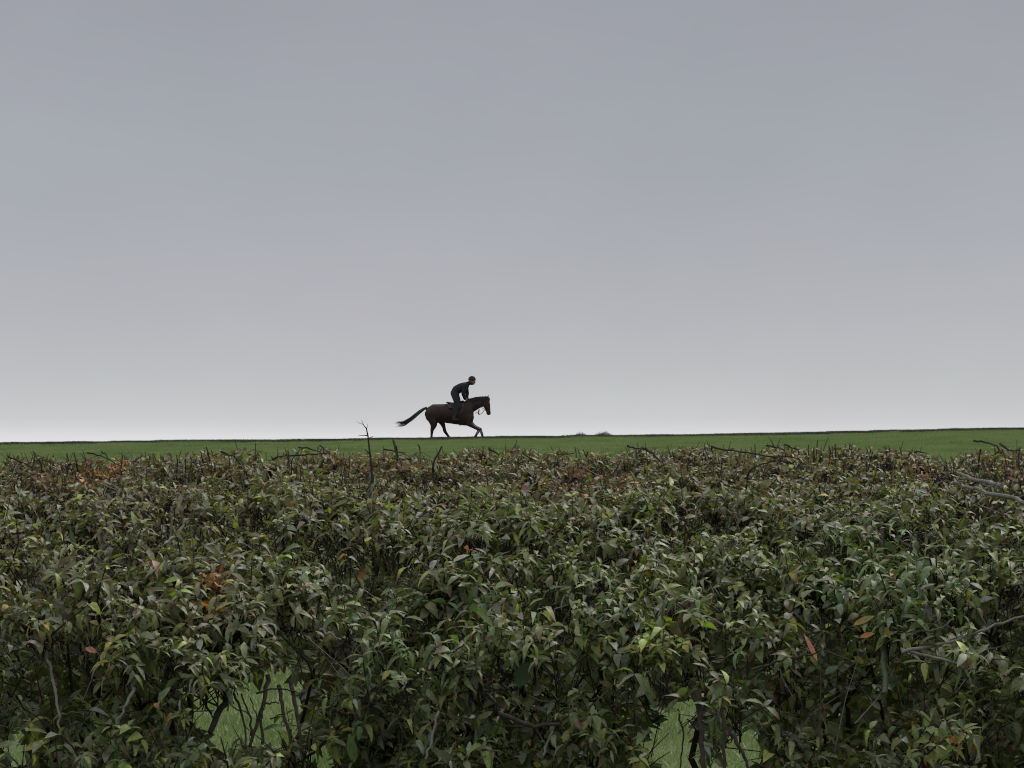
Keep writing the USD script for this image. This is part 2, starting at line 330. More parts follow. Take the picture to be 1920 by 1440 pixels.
for i in range(NS):
    k = int(rh.integers(6, 11)); tt = np.sort(rh.uniform(0.3, 1.0, k)); tt[-3:] = (0.95, .98, 1.0)
    bend = np.array([0, 0, -1.0]) * slen[i] * rh.uniform(0, .35)
    p = root[i] + sdir[i] * (slen[i] * tt)[:, None] + bend * (tt ** 2)[:, None]
    a0 = rh.uniform(0, 6.28); az = a0 + np.arange(k) * 2.4
    e1 = unit(np.cross(sdir[i], (0.3, 0.8, 0.52))); e2 = np.cross(sdir[i], e1)
    rad = np.cos(az)[:, None] * e1 + np.sin(az)[:, None] * e2
    d = unit(rad + sdir[i] * rh.uniform(.25, .9, (k, 1)) + np.array([0, 0, -1.0]) * (rh.uniform(-.25, .4, (k, 1)) - .3 * topness[i]) + rh.normal(0, .15, (k, 3)))
    B.append(p); D.append(d); N.append(unit(np.array([0, 0, 1.0]) + sdir[i] * .45 + rh.normal(0, .38, (k, 3))))
    kind = 1 if spec[i] > .5 else 0
    l = (0.78 if kind else 1.0) * (1.0 if abs(root[i, 0]) < X1 else 1.45) * (0.049 - 0.023 * topness[i]) * (1 + .3 * vig[i]) * rh.uniform(.55, 1.3, k)
    L.append(l); W.append(l * rh.uniform(.22, .4, k) * (1.5 if kind else 1)); DR.append(np.clip(rh.normal(1.15 - .45 * topness[i], .4, k), .1, 1.8)); FO.append(rh.uniform(.05, .55, k))
    SH.append(np.full(k, i)); TP.append(np.full(k, topness[i]))
    twig_lines.append(np.stack([root[i] - sdir[i] * 0.05, root[i] + sdir[i] * slen[i] * .5 + bend * .25, root[i] + sdir[i] * slen[i] + bend]))
# leaves inside the hedge, thinner
for NI, d0, d1, l0, l1, x0, x1 in ((33000, .15, .6, .035, .06, -2.5, 2.5), (22000, .5, 1.9, .08, .13, -2.5, 2.5), (3500, .15, 1.7, .1, .15, 2.5, 3.7), (3500, .15, 1.7, .1, .15, -3.7, -2.5)):
    si = rh.uniform(PS[1], PS[13], NI); xi = rh.uniform(x0, x1, NI); pi_, ni_ = hedge_surface(si, xi)
    di = rh.uniform(d0, d1, NI); inner = pi_ - ni_ * di[:, None]
    ki = keep(inner, di, 1.1 + l1) & (inner[:, 1] < 12.1) & (inner[:, 2] > 0.1)
    inner = inner[ki]; NI = len(inner)
    B.append(inner); D.append(unit(rh.normal(0, 1, (NI, 3)) * (1, 1, .5))); N.append(unit(np.array([0, 0, .8]) + rh.normal(0, .5, (NI, 3))))
    l = rh.uniform(l0, l1, NI); L.append(l); W.append(l * .45); DR.append(np.abs(rh.normal(.6, .3, NI))); FO.append(rh.uniform(.05, .5, NI)); SH.append(np.full(NI, -1)); TP.append(np.zeros(NI))
B, D, N, L, W, DR, FO, SH, TP = map(np.concatenate, (B, D, N, L, W, DR, FO, SH, TP))
ok = keep(B + D * (L * .5)[:, None], np.full(len(B), 9.0), 1.0) | ((SH >= 0) & ((SH * 7919) % 6 == 0) & (B[:, 1] < 9.2))
ok &= (B[:, 1] < 9.8) | (B[:, 2] + D[:, 2] * L * .5 < np.interp(B[:, 1], PROF[1:12, 0], PROF[1:12, 1]) + top_dz(np.clip(B[:, 0] * 11.3 / B[:, 1], -2.7, 2.7)) + .035)      # clipped level on top
B, D, N, L, W, DR, FO, SH, TP = (a[ok] for a in (B, D, N, L, W, DR, FO, SH, TP))
LV, LF = leaves(B, D, N, L, W, DR, FO)
NL = len(LV)
# colours of the leaves themselves
PAL = dict(green=(.1, .142, .058), deep=(.074, .106, .058), olive=(.165, .166, .088), grey=(.21, .225, .17), brown=(.16, .108, .078), lime=(.23, .255, .075), yellow=(.27, .23, .06),
           orange=(.38, .18, .085), rust=(.22, .115, .08))
PK = {k: np.array(v) for k, v in PAL.items()}
hl, hl2 = noise2(B, 1.3, 77.0), noise2(B, 3.7, 31.0)
r = rh.random(NL)
hs = noise2(B, 1.9, 55.0); hd = noise2(B, 2.3, 120.0)
w1, w2 = np.clip(hl * 2.5 + .5, 0, 1)[:, None], np.clip(hd * 3 + .4, 0, 1)[:, None]
col = (PK['green'] * w1 + PK['deep'] * (1 - w1)) * (1 - .45 * w2) + .45 * w2 * PK['olive']
left = np.clip(.5 - (B[:, 0] + .55) * 1.3, 0, 1)[:, None] * np.clip((B[:, 2] - 1.05) * 6, 0, 1)[:, None]      # the left half has more brown in it
col = col * (1 - .5 * left) + .5 * left * (PK['brown'] * .6 + PK['olive'] * .4)
wtop = np.clip(TP * 1.15 - .1, 0, 1)[:, None]
col = col * (1 - wtop) + wtop * np.where((hl2 > .05)[:, None], PK['brown'] * .65 + PK['olive'] * .35, PK['olive'] * .5 + PK['grey'] * .2 + PK['brown'] * .3)
m = r < .18; col[m] = PK['grey']
m = (r > .2) & (r < .2 + .035 * (1 + 2.5 * (hl2 > .2))); col[m] = PK['lime']
m = (r > .30) & (r < .306); col[m] = PK['yellow']
m = (r > .32) & (r < .324 + .06 * (TP > .55)); col[m] = PK['rust']
m = (r > .45) & (r < .4512); col[m] = PK['orange']
SPOTS = [(200, 882, 38, 24, 'orange', .8), (140, 890, 70, 26, 'rust', .5), (415, 1085, 40, 20, 'orange', .25), (1735, 888, 28, 20, 'rust', .6), (1905, 895, 24, 22, 'rust', .6), (1670, 1085, 22, 16, 'orange', .3),
         (1080, 910, 120, 26, 'rust', .35), (700, 875, 90, 18, 'rust', .25), (1230, 1200, 60, 40, 'lime', .7), (180, 1235, 60, 26, 'yellow', .3), (90, 1190, 30, 26, 'yellow', .35), (400, 1145, 20, 20, 'orange', .35),
         (1640, 1160, 30, 16, 'yellow', .45), (750, 1200, 140, 120, 'green', .3), (1650, 1080, 140, 120, 'green', .5), (1780, 1385, 40, 16, 'orange', .25), (1770, 1395, 60, 30, 'lime', .4), (40, 1390, 50, 40, 'lime', .45), (1240, 1070, 60, 30, 'lime', .35), (1240, 1420, 60, 40, 'lime', .5), (1850, 1330, 80, 60, 'lime', .3), (600, 1410, 50, 30, 'lime', .5), (300, 1400, 60, 30, 'lime', .3), (1000, 1150, 60, 50, 'lime', .25),
         (640, 1150, 50, 20, 'lime', .25), (1880, 1120, 40, 30, 'lime', .4), (1560, 1330, 60, 30, 'lime', .3)]
for u, v, ru, rv, k, pr in SPOTS:
    c = on_face(u, v); sx, sz = ru * c[1] / FPX, rv * c[1] / FPX
    m = (((B[:, 0] - c[0]) / sx) ** 2 + ((B[:, 2] - c[2]) / sz) ** 2 < 1) & (np.abs(B[:, 1] - c[1]) < 0.7) & (rh.random(NL) < pr)
    col[m] = PK[k]
col = col * rh.uniform(.6, 1.45, (NL, 1)) * (1 + rh.normal(0, .07, (NL, 3)))
vc = np.repeat(col[:, None], 11, 1)
vc[:, [0, 2, 5, 8, 10]] *= 1.18
tip = rh.random(NL) < .14; vc[np.ix_(tip, [7, 8, 9, 10])] = (np.array([.17, .1, .06]) * rh.uniform(.6, 1.3, (tip.sum(), 1)))[:, None]
edge = rh.random(NL) < .12; vc[np.ix_(edge, [1, 4, 7])] *= np.array([1.35, 1.2, .9])
# the leaves that show largest are parts of their own: near, on the outside and in view
cen = LV.mean(1)
vp = cen - np.array([0, 0, EYE]); uu = 960 + vp[:, 0] / vp[:, 1] * FPX; vv = V0 - vp[:, 2] / vp[:, 1] * FPX
area = np.linalg.norm(np.cross(LV[:, 2] - LV[:, 8], LV[:, 4] - LV[:, 6])[:, [1]], axis=1)
sight = unit(-vp)
nrm = np.cross(LV[:, 5] - LV[:, 2], LV[:, 6] - LV[:, 5]); facing = np.abs((unit(nrm) * sight).sum(1))
# how far out a leaf sits: a coarse depth picture of all the leaves
cell = (np.clip(uu / 6, 0, 319).astype(int), np.clip((vv - 780) / 6, 0, 119).astype(int))
near = np.full((320, 120), 1e9); np.minimum.at(near, cell, cen[:, 1])
score = L * W * (0.25 + facing) / cen[:, 1] ** 2 * (cen[:, 1] <= near[cell] + 0.004) * (uu > 4) * (uu < 1916) * (vv > 840) * (vv < 1436) * (SH >= 0)
best = np.argsort(-score)[:300]
hedge = thing('hedge', 'wide untidy mixed hedge with a sloping face of green and brown leaves, filling the foreground', 'hedge')
H0 = np.array([0, 0, 0.0])
rest = np.ones(NL, bool); rest[best] = False
for i in best:
    c = col[i]; lab = None
    if c[0] > 2.2 * c[1]: lab = 'orange autumn leaf'
    elif c[0] > 1.05 * c[1] and c[0] > .2: lab = 'yellow leaf'
    obj('leaf', (LV[i], LF), leaf_m, hedge, smooth=80, label=lab, color=vc[i])
idx = np.where(rest)[0]
fo = (LF[None] + (np.arange(len(idx)) * 11)[:, None, None]).reshape(-1, 3)
def big(name, v, f, m, parent, c=None):
    me = UsdGeom.Mesh.Define(stage, numbered(f'{parent.GetPath()}/{name}'))
    me.CreatePointsAttr(Vt.Vec3fArray.FromNumpy(np.ascontiguousarray(v, np.float32))); me.CreateFaceVertexCountsAttr(Vt.IntArray.FromNumpy(np.full(len(f), 3, np.int32)))
    me.CreateFaceVertexIndicesAttr(Vt.IntArray.FromNumpy(np.ascontiguousarray(f, np.int32).ravel())); me.CreateSubdivisionSchemeAttr('none')
    fn = np.cross(v[f[:, 1]] - v[f[:, 0]], v[f[:, 2]] - v[f[:, 0]]); nn = np.zeros_like(v)
    for k in range(3): np.add.at(nn, f[:, k], fn)
    me.CreateNormalsAttr(Vt.Vec3fArray.FromNumpy(unit(nn).astype(np.float32))); me.SetNormalsInterpolation('vertex')
    if c is not None: UsdGeom.PrimvarsAPI(me).CreatePrimvar('tone', Sdf.ValueTypeNames.Color3fArray, 'vertex').Set(Vt.Vec3fArray.FromNumpy(np.ascontiguousarray(c, np.float32)))
    UsdShade.MaterialBindingAPI.Apply(me.GetPrim()).Bind(m)
    return me.GetPrim()
tag(big('foliage', LV[idx].reshape(-1, 3), fo, leaf_m, hedge, vc[idx].reshape(-1, 3)), kind='stuff')

# the one pinkish red leaf on the right and other single leaves that catch the eye
def single_leaf(u0, v0, u1, v1, w, tone, label, out=0.06, droop=.2, n=(0, -1, .5)):
    a = on_face(u0, v0, -out); b = P(u1, v1, a[1] - 0.01); d = b - a; ln = np.linalg.norm(d)
    v, f = leaves(a[None], unit(d)[None], np.array([n], float), np.array([ln]), np.array([w]), np.array([droop]), np.array([.25]))
    c = np.repeat(np.array([tone]), 11, 0); c[[0, 10]] *= 1.3
    obj('leaf', (v[0], f), leaf_m, hedge, smooth=80, label=label, color=c)
single_leaf(1533, 1240, 1509, 1188, .014, (.55, .21, .19), 'pinkish red leaf')
single_leaf(1612, 1195, 1640, 1186, .016, (.42, .17, .06), 'orange leaf')
single_leaf(1775, 1382, 1800, 1392, .022, (.48, .2, .07), 'orange leaf')
single_leaf(1735, 1425, 1790, 1398, .03, (.17, .2, .045), 'yellow green leaf')
single_leaf(1222, 1240, 1238, 1227, .012, (.4, .17, .1), 'dull orange leaf')
single_leaf(995, 1222, 1038, 1238, .022, (.2, .24, .06), 'pale green leaf')
single_leaf(395, 1135, 410, 1152, .02, (.42, .17, .09), 'orange leaf')
single_leaf(160, 1215, 182, 1222, .018, (.45, .2, .13), 'pale orange leaf')
single_leaf(270, 1055, 290, 1050, .024, (.42, .16, .08), 'orange leaf')
single_leaf(1680, 1085, 1665, 1078, .026, (.4, .2, .08), 'orange leaf')
single_leaf(1600, 1172, 1640, 1153, .02, (.3, .22, .08), 'yellowish leaf')
single_leaf(990, 1240, 972, 1290, .05, (.05, .085, .035), 'broad dark green leaf', n=(.2, -1, .3))
single_leaf(665, 1430, 655, 1375, .03, (.07, .11, .04), 'long green leaf')
single_leaf(820, 1405, 858, 1440, .028, (.09, .1, .06), 'grey green leaf')

# twigs of the shoots: the ones that show are parts, the rest one mass
tl = np.array(twig_lines); mid = tl[:, 2] - [0, 0, EYE]; tu = 960 + mid[:, 0] / mid[:, 1] * FPX; tv = V0 - mid[:, 2] / mid[:, 1] * FPX
seen = np.argsort(-1.0 * ((tu > 0) & (tu < 1920) & (tv > 830) & (tv < 1440)) * slen / np.maximum(tl[:, 2, 1], 1) * (1.5 - np.clip(depth * 4, 0, 1.4)))[:60]
mask = np.ones(NS, bool); mask[seen] = False
def many_tubes(lines, r0, r1):
    n, k, _ = lines.shape; rr = np.linspace(1, r1, k) * r0
    t = unit(lines[:, -1] - lines[:, 0]); a = unit(np.cross(t, (.31, .83, .46))); b = np.cross(a, t)
    th = np.arange(3) * 2.0944
    v = lines[:, :, None] + rr[None, :, None, None] * (np.cos(th)[None, None, :, None] * a[:, None, None] + np.sin(th)[None, None, :, None] * b[:, None, None])
    f = []
    for i in range(k - 1):
        for j in range(3):
            p, q = i * 3 + j, i * 3 + (j + 1) % 3
            f += [(p, q, q + 3), (p, q + 3, p + 3)]
    f = np.array(f)
    return v.reshape(-1, 3), (f[None] + (np.arange(n) * k * 3)[:, None, None]).reshape(-1, 3)
NT = 3200
st_ = rh.uniform(PS[2], PS[11], NT); xt_ = rh.uniform(-2.3, 2.3, NT); pt_, nt_ = hedge_surface(st_, xt_)
e0 = pt_ - nt_ * rh.uniform(.02, .4, (NT, 1)); dt_ = unit(rh.normal(0, .55, (NT, 3)) + np.array([0, -.15, .8])); ln_ = rh.uniform(.12, .4, (NT, 1))
ends = np.minimum(ln_, .3); e1 = e0 + dt_ * ends
over = np.clip(e1[:, 2] - (np.interp(e1[:, 1], PROF[1:11, 0], PROF[1:11, 1]) + .02), 0, None); e1[:, 2] -= over
tang = np.stack([e0, (e0 + e1) / 2 + rh.normal(0, .012, (NT, 3)), e1], 1)
tang = tang[keep(tang[:, 1], np.full(NT, 9.0)) & keep(tang[:, 2], np.full(NT, 9.0)) & keep(tang[:, 0], np.full(NT, 9.0))]
half = rh.random(len(tang)) < .35
v, f = many_tubes(tang[half], .0026, .5); tag(big('bare_twigs', v, f, grey_bark_m, hedge), kind='stuff')
v, f = many_tubes(np.concatenate([tl[mask], tang[~half]]), .0022, .5); tag(big('fine_twigs', v, f, bark_m, hedge), kind='stuff')
for i in seen: obj('twig', tube(tl[i], [.0032, .0026, .0016], 5), bark_m, hedge)
# the wood inside: stems from the ground, fanning out
stems = []
for i in range(70):
    x = rh.uniform(X0, X1); y0 = rh.uniform(9.0, 11.3); a = np.array([x, y0, -0.02])
    s, xx = rh.uniform(PS[4], PS[10]), x + rh.normal(0, .3)
    q, qn = hedge_surface(np.array([s]), np.array([xx])); q = q[0] - qn[0] * .2
    line = crooked(a, q, 7, .035, rh); r0 = rh.uniform(.010, .02)
    stems.append((line, r0))
    fine = np.stack([np.interp(np.linspace(0, 6, 60), np.arange(7), line[:, k]) for k in range(3)], 1)
    if not keep(fine, np.full(60, 9.0), .9).all() and i % 12: continue
    parts = [tube(line, np.linspace(r0, r0 * .35, 7), 7)]
    for j in range(5):
        k = int(rh.integers(2, 6)); e = line[k] + unit(rh.normal(0, 1, 3) + (0, -.4, .9)) * rh.uniform(.3, .7)
        e[2] = min(e[2], 1.5)
        if keep(np.linspace(line[k], e, 20), np.full(20, 9.0)).all(): parts.append(tube(crooked(line[k], e, 6, .02, rh), np.linspace(r0 * .42, .0015, 6), 5))
    obj('stem', join(parts), bark_m, hedge)
# bare twigs and cut shoot ends standing out of the top: picture polylines and thickness in pixels
TW = [([(62, 872), (66, 850)], 5), ([(15, 855), (38, 866), (62, 876)], 5), ([(80, 880), (72, 862), (63, 846)], 7), ([(78, 862), (96, 866)], 4), ([(146, 884), (143, 866), (139, 850)], 7),
      ([(163, 848), (188, 855), (226, 873)], 5), ([(190, 846), (206, 862)], 4), ([(228, 876), (229, 854)], 6), ([(246, 868), (268, 855)], 4), ([(287, 850), (296, 874)], 4), ([(321, 864), (319, 852)], 5),
      ([(332, 880), (331, 853)], 5), ([(348, 876), (347, 860)], 4), ([(360, 878), (358, 858)], 4), ([(394, 866), (387, 838)], 6), ([(380, 862), (376, 846)], 4), ([(414, 846), (440, 856), (446, 866)], 6), ([(430, 868), (428, 848)], 5),
      ([(510, 860), (530, 854), (575, 852), (612, 850)], 7), ([(541, 868), (541, 846)], 5), ([(560, 838), (590, 845), (615, 852)], 5), ([(600, 836), (618, 850)], 4),
      ([(738, 826), (745, 868)], 6), ([(745, 845), (738, 826), (734, 822)], 5), ([(720, 843), (760, 850)], 5), ([(790, 866), (787, 845), (784, 832)], 6), ([(700, 862), (760, 861), (802, 860)], 5),
      ([(812, 888), (814, 864), (828, 836)], 8), ([(917, 841), (936, 853)], 7), ([(980, 850), (1000, 862)], 5), ([(1046, 852), (1076, 850)], 5), ([(1082, 862), (1079, 840)], 7), ([(1101, 854), (1101, 846)], 6),
      ([(1177, 836), (1192, 841), (1206, 841)], 6), ([(1198, 846), (1206, 836)], 6), ([(1206, 841), (1224, 850), (1238, 866)], 8), ([(1243, 860), (1242, 848)], 5),
      ([(1334, 838), (1370, 845), (1420, 852), (1500, 860)], 6), ([(1334, 838), (1336, 850)], 5), ([(1437, 835), (1460, 840), (1482, 848)], 5), ([(1471, 834), (1496, 842), (1500, 854)], 5),
      ([(1526, 852), (1527, 838)], 5), ([(1556, 846), (1554, 834)], 5), ([(1597, 858), (1597, 842)], 6), ([(1631, 852), (1630, 838)], 4), ([(1662, 848), (1661, 835)], 4), ([(1690, 850), (1688, 838)], 5), ([(1716, 846), (1740, 850)], 5),
      ([(1834, 868), (1838, 842)], 8), ([(1826, 826), (1850, 830), (1868, 836), (1874, 846), (1862, 854)], 6), ([(1874, 830), (1884, 840), (1896, 846), (1912, 843)], 8), ([(1911, 868), (1911, 838)], 7), ([(1811, 866), (1810, 850)], 5), ([(1823, 864), (1822, 850)], 5),
      ([(640, 890), (642, 872)], 4), ([(866, 880), (862, 858)], 4), ([(1290, 868), (1294, 850)], 4), ([(1400, 905), (1405, 880), (1440, 868)], 7), ([(1396, 940), (1390, 915), (1330, 905)], 7)]
for line, px in TW:
    a0 = on_face(*line[0]); dep = min(max(on_face(*max(line, key=lambda q: q[1]))[1], 10.2), 11.35) - .22
    pts = np.array([P(u, v, dep + rh.normal(0, .03)) for u, v in line])
    if line[-1][1] < line[0][1] and len(line) < 4: pts = np.vstack([pts[0] - (0, 0, .10), pts])
    s = np.linspace(0, 1, 3 * len(pts)); q = np.stack([np.interp(s, np.linspace(0, 1, len(pts)), pts[:, k]) for k in range(3)], 1) + rh.normal(0, .0015, (len(s), 3))
    r0 = px * .68 * dep / FPX / 2
    obj('twig', tube(q, np.linspace(r0, r0 * .5, len(q)), 6), bark_m, hedge)
# upright cut stubs all over the trimmed top
stub_mass = []
for i in range(480):
    s = rh.uniform(PS[7], PS[10] + .1); x = rh.uniform(-2.0, 2.0); q, qn = hedge_surface(np.array([s]), np.array([x])); q = q[0]
    h = rh.uniform(.0, .06); l = unit(np.array([0, -.1, 1.0]) + rh.normal(0, .3, 3)) * (h + .09)
    w = rh.uniform(.3, .7); st = tube(np.stack([q - (0, 0, .09), q - (0, 0, .09) + l * .5, q - (0, 0, .09) + l]), [.0042 * w, .0036 * w, .0028 * w], 5)
    if i < 150: obj('twig', st, bark_m if i % 4 else grey_bark_m, hedge)
    else: stub_mass.append(st)
v, f = join(stub_mass); tag(big('fine_twigs', v, f, bark_m, hedge), kind='stuff')
# stems and branches that show in the face
ST = [([(462, 1288), (472, 1318), (482, 1350)], 3, .03, bark_m), ([(506, 1348), (530, 1340)], 3, .02, bark_m), ([(438, 1298), (458, 1350), (462, 1405)], 5, .03, bark_m), ([(545, 1275), (556, 1330), (566, 1405)], 9, .02, bark_m), ([(412, 1296), (440, 1328), (470, 1340)], 3, .02, bark_m), ([(480, 1300), (520, 1290), (556, 1296)], 4, .02, bark_m), ([(1270, 1330), (1282, 1380), (1276, 1440)], 4, .02, bark_m), ([(1290, 1350), (1310, 1372)], 3, .02, bark_m),
      ([(1648, 905), (1650, 960), (1652, 1040)], 13, .03, bark_m), ([(1655, 1150), (1657, 1220), (1660, 1300)], 16, .03, green_stem_m), ([(1308, 1295), (1314, 1360), (1320, 1470)], 13, -.02, bark_m),
      ([(1354, 1310), (1358, 1380), (1361, 1470)], 8, .0, bark_m), ([(1368, 1368), (1385, 1400), (1408, 1445)], 9, -.01, bark_m), ([(504, 1265), (492, 1330), (468, 1400)], 9, .03, bark_m), ([(470, 1380), (470, 1345), (452, 1300)], 5, .03, bark_m),
      ([(492, 1395), (490, 1345), (496, 1320)], 6, .04, bark_m), ([(522, 1285), (532, 1330), (546, 1395)], 8, .02, bark_m), ([(436, 1262), (425, 1310), (392, 1375)], 17, .02, bark_m), ([(498, 1318), (525, 1317)], 4, .02, bark_m),
      ([(88, 1222), (105, 1300), (116, 1370)], 7, .02, grey_bark_m), ([(252, 1290), (235, 1325), (212, 1365)], 7, -.02, grey_bark_m), ([(212, 955), (200, 1000), (176, 1065)], 8, -.02, bark_m),
      ([(822, 1335), (812, 1380), (798, 1425)], 6, -.03, grey_bark_m), ([(1232, 1100), (1300, 1140), (1372, 1182)], 6, -.02, grey_bark_m), ([(1366, 1130), (1350, 1150), (1300, 1115)], 5, -.02, bark_m),
      ([(1692, 1222), (1780, 1205), (1850, 1180), (1935, 1148)], 7, -.04, grey_bark_m), ([(1688, 1216), (1760, 1236), (1832, 1256)], 6, -.03, grey_bark_m), ([(1700, 1190), (1760, 1178), (1790, 1160)], 4, -.02, grey_bark_m),
      ([(700, 945), (695, 900), (693, 875)], 6, -.02, bark_m), ([(892, 900), (896, 925), (900, 950)], 7, -.02, bark_m), ([(370, 1110), (374, 1150), (378, 1205)], 9, -.01, bark_m), ([(1410, 1255), (1470, 1235), (1530, 1225)], 5, -.02, bark_m),
      ([(935, 1340), (1000, 1362), (1050, 1358)], 10, -.03, bark_m), ([(1020, 1415), (1030, 1380), (1036, 1370)], 5, -.02, grey_bark_m), ([(140, 1120), (148, 1090), (140, 1080)], 4, -.02, grey_bark_m), ([(600, 1180), (625, 1192), (640, 1200)], 5, -.02, grey_bark_m),
      ([(1730, 960), (1735, 1010), (1734, 1050)], 5, -.02, bark_m), ([(1120, 1010), (1122, 970), (1118, 930)], 5, -.02, bark_m), ([(800, 1000), (803, 960), (806, 930)], 5, -.02, bark_m), ([(590, 1010), (594, 970), (590, 930)], 5, -.02, bark_m),
      ([(1540, 1400), (1536, 1350), (1544, 1310)], 5, -.02, bark_m), ([(320, 950), (322, 990), (318, 1030)], 5, -.02, bark_m)]
for line, px, inset, m in ST:
    pts = np.array([on_face(u, v, inset - (.09 if inset <= 0 else 0)) for u, v in line]); s = np.linspace(0, 1, 4 * len(pts))
    pts[:, 1] = np.linspace(pts[0, 1], pts[-1, 1], len(pts)); pts = np.array([P(u, v, d) for (u, v), d in zip(line, pts[:, 1])])
    q = np.stack([np.interp(s, np.linspace(0, 1, len(pts)), pts[:, k]) for k in range(3)], 1) + rh.normal(0, .002, (len(s), 3))
    r0 = px * pts[:, 1].mean() / FPX / 2
    obj('branch', tube(q, np.linspace(r0, r0 * .6, len(q)), 8), m, hedge)

# trimmings left lying on top at the right
def cut_branch(label, line, px, side):
    pts = np.array([on_face(u, v, -.8) for u, v in line]); pts = np.array([P(u, v, d) for (u, v), d in zip(line, np.linspace(pts[0, 1], pts[-1, 1] , len(pts)))])
    o = pts[0]; t = thing('cut_branch', label, 'branch', o, 'trimmings on the hedge')
    s = np.linspace(0, 1, 4 * len(pts)); q = np.stack([np.interp(s, np.linspace(0, 1, len(pts)), pts[:, k]) for k in range(3)], 1) + rh.normal(0, .003, (len(s), 3)) - o
    r0 = px * o[1] / FPX / 2
    obj('stick', tube(q, np.linspace(r0 * .7, r0, len(q)), 8), grey_bark_m, t)
    for k, (l, up) in side.items():
        a = q[k]; obj('side_twig', tube(crooked(a, a + np.array([l, -.01, up]), 4, .05, rh), np.linspace(r0 * .5, r0 * .2, 4), 5), grey_bark_m, t)
cut_branch('longest cut grey branch lying across the top of the hedge at the right edge', [(1788, 902), (1812, 914), (1860, 926), (1935, 944)], 8, {3: (-.03, .03), 8: (.05, .03)})
cut_branch('shorter cut grey branch lying just above the longest one at the right edge', [(1796, 888), (1830, 898), (1878, 912)], 8, {5: (.04, -.02)})

# the bare sapling that stands up out of the hedge, left of the horse
sap = thing('bare_sapling', 'thin bare sapling sticking up through the hedge and over the skyline, left of the horse', 'sapling', P(700, 935, 10.15))
def spath(l): return np.array([P(u, v, 10.15) for u, v in l]) - P(700, 935, 10.15)
obj('stem', tube(np.vstack([spath([(700, 935)]) - (0, 0, .5), spath([(700, 935), (698, 905), (696, 870), (692, 835), (690, 818), (687, 803), (683, 799), (680, 793), (678, 788)])]), [.006, .0055, .0045, .0038, .003, .0025, .002, .0015, .001, .0006], 7), bark_m, sap)
for l, r0 in (([(691, 817), (682, 816), (672, 817)], .002), ([(681, 796), (673, 793), (668, 790)], .0009), ([(687, 805), (689, 799), (688, 794)], .001), ([(691, 822), (700, 818)], .002), ([(694, 852), (688, 846), (684, 842)], .003)):
    obj('twig', tube(spath(l), np.linspace(r0, r0 * .4, len(l)), 5), bark_m, sap)

# ------------------------------------------------------------------ horse and rider on the crest
HX, HY = (843.75 - 960) / FPX * 109.0, 109.0
HZ = float(ground(np.array([HX]), np.array([HY]))[0])
K = 410.0
def q(zx, zy, yy=0.0): return np.array([(zx - 990) / K, yy, (1060 - zy) / K + 0.25])
def ball(c, rx, ry=None, rz=None, n=20):
    return Manifold.sphere(1.0, n).scale((rx, ry or rx, rz or rx)).translate(tuple(map(float, c)))
def chain(balls): return [Manifold.batch_hull([a, b]) for a, b in zip(balls, balls[1:])]
def union(ms):
    return Manifold.batch_boolean(ms, manifold3d.OpType.Add)
def skin(m, edge, it=12):
    me = m.refine_to_length(edge).to_mesh()
    t = trimesh.Trimesh(np.array(me.vert_properties)[:, :3], np.array(me.tri_verts), process=True)
    trimesh.smoothing.filter_taubin(t, lamb=.5, nu=.52, iterations=it)
    return t
def seg(x, top, bot, hw, rx=.12):
    c = q(x, (top + bot) / 2); return ball(c, rx, hw, (bot - top) / K / 2)
def leg(pts, y):
    return chain([ball(q(a, b, y), r, (ry if ry else r)) for a, b, r, ry in pts])
torso = [seg(660, 600, 800, .17, .1), seg(735, 552, 860, .27), seg(840, 550, 822, .27), seg(950, 548, 836, .285), seg(1060, 540, 852, .29), seg(1160, 522, 866, .28), seg(1245, 494, 876, .22, .1), seg(1305, 530, 850, .2, .1)]
neck = [ball(q(1290, 590), .16, .15, .25), ball(q(1350, 565), .13, .11, .235), ball(q(1425, 530), .12, .09, .2), ball(q(1500, 512), .1, .08, .17)]
head = [ball(q(1540, 485), .1, .075, .105), ball(q(1536, 560), .135, .088, .115), ball(q(1560, 640), .085, .06, .075), ball(q(1570, 690), .08, .058, .062)]
parts = chain(torso) + chain([seg(1245, 494, 876, .22, .1)] + neck) + chain([neck[-1]] + head[:2]) + chain(head)
YH, YF = .13, .13
near_hind = leg([(690, 700, .19, .12), (735, 790, .17, .11), (748, 860, .12, .085), (735, 905, .085, .06), (722, 940, .062, .05), (716, 1010, .042, .036), (712, 1085, .047, .042), (726, 1122, .04, .038), (736, 1140, .045, .045)], -YH)
far_hind = leg([(760, 700, .19, .12), (850, 790, .13, .1), (880, 850, .085, .075), (900, 905, .062, .055), (910, 955, .058, .048), (962, 1030, .042, .036), (1008, 1090, .046, .04), (1028, 1122, .04, .038), (1040, 1140, .045, .045)], YH)
near_fore = leg([(1278, 745, .17, .1), (1265, 835, .11, .085), (1330, 882, .068, .06), (1390, 915, .055, .05), (1428, 935, .055, .047), (1400, 985, .038, .034), (1372, 1036, .044, .038), (1345, 1058, .036, .034), (1330, 1074, .043, .043)], -YF)
far_fore = leg([(1280, 745, .17, .1), (1280, 830, .11, .085), (1350, 880, .068, .06), (1405, 908, .055, .05), (1444, 926, .055, .047), (1462, 982, .036, .033), (1478, 1036, .042, .037), (1500, 1066, .034, .033), (1512, 1084, .043, .043)], YF)
ears = []
for s in (-1, 1):
    ears += [Manifold.batch_hull([ball(q(1545, 455, s * .05), .035, .025, .03), ball(q(1572, 420, s * .06), .008)])]
horse = thing('horse', 'dark bay horse cantering to the right along the crest under its rider, tail flying', 'horse', (HX, HY, HZ))
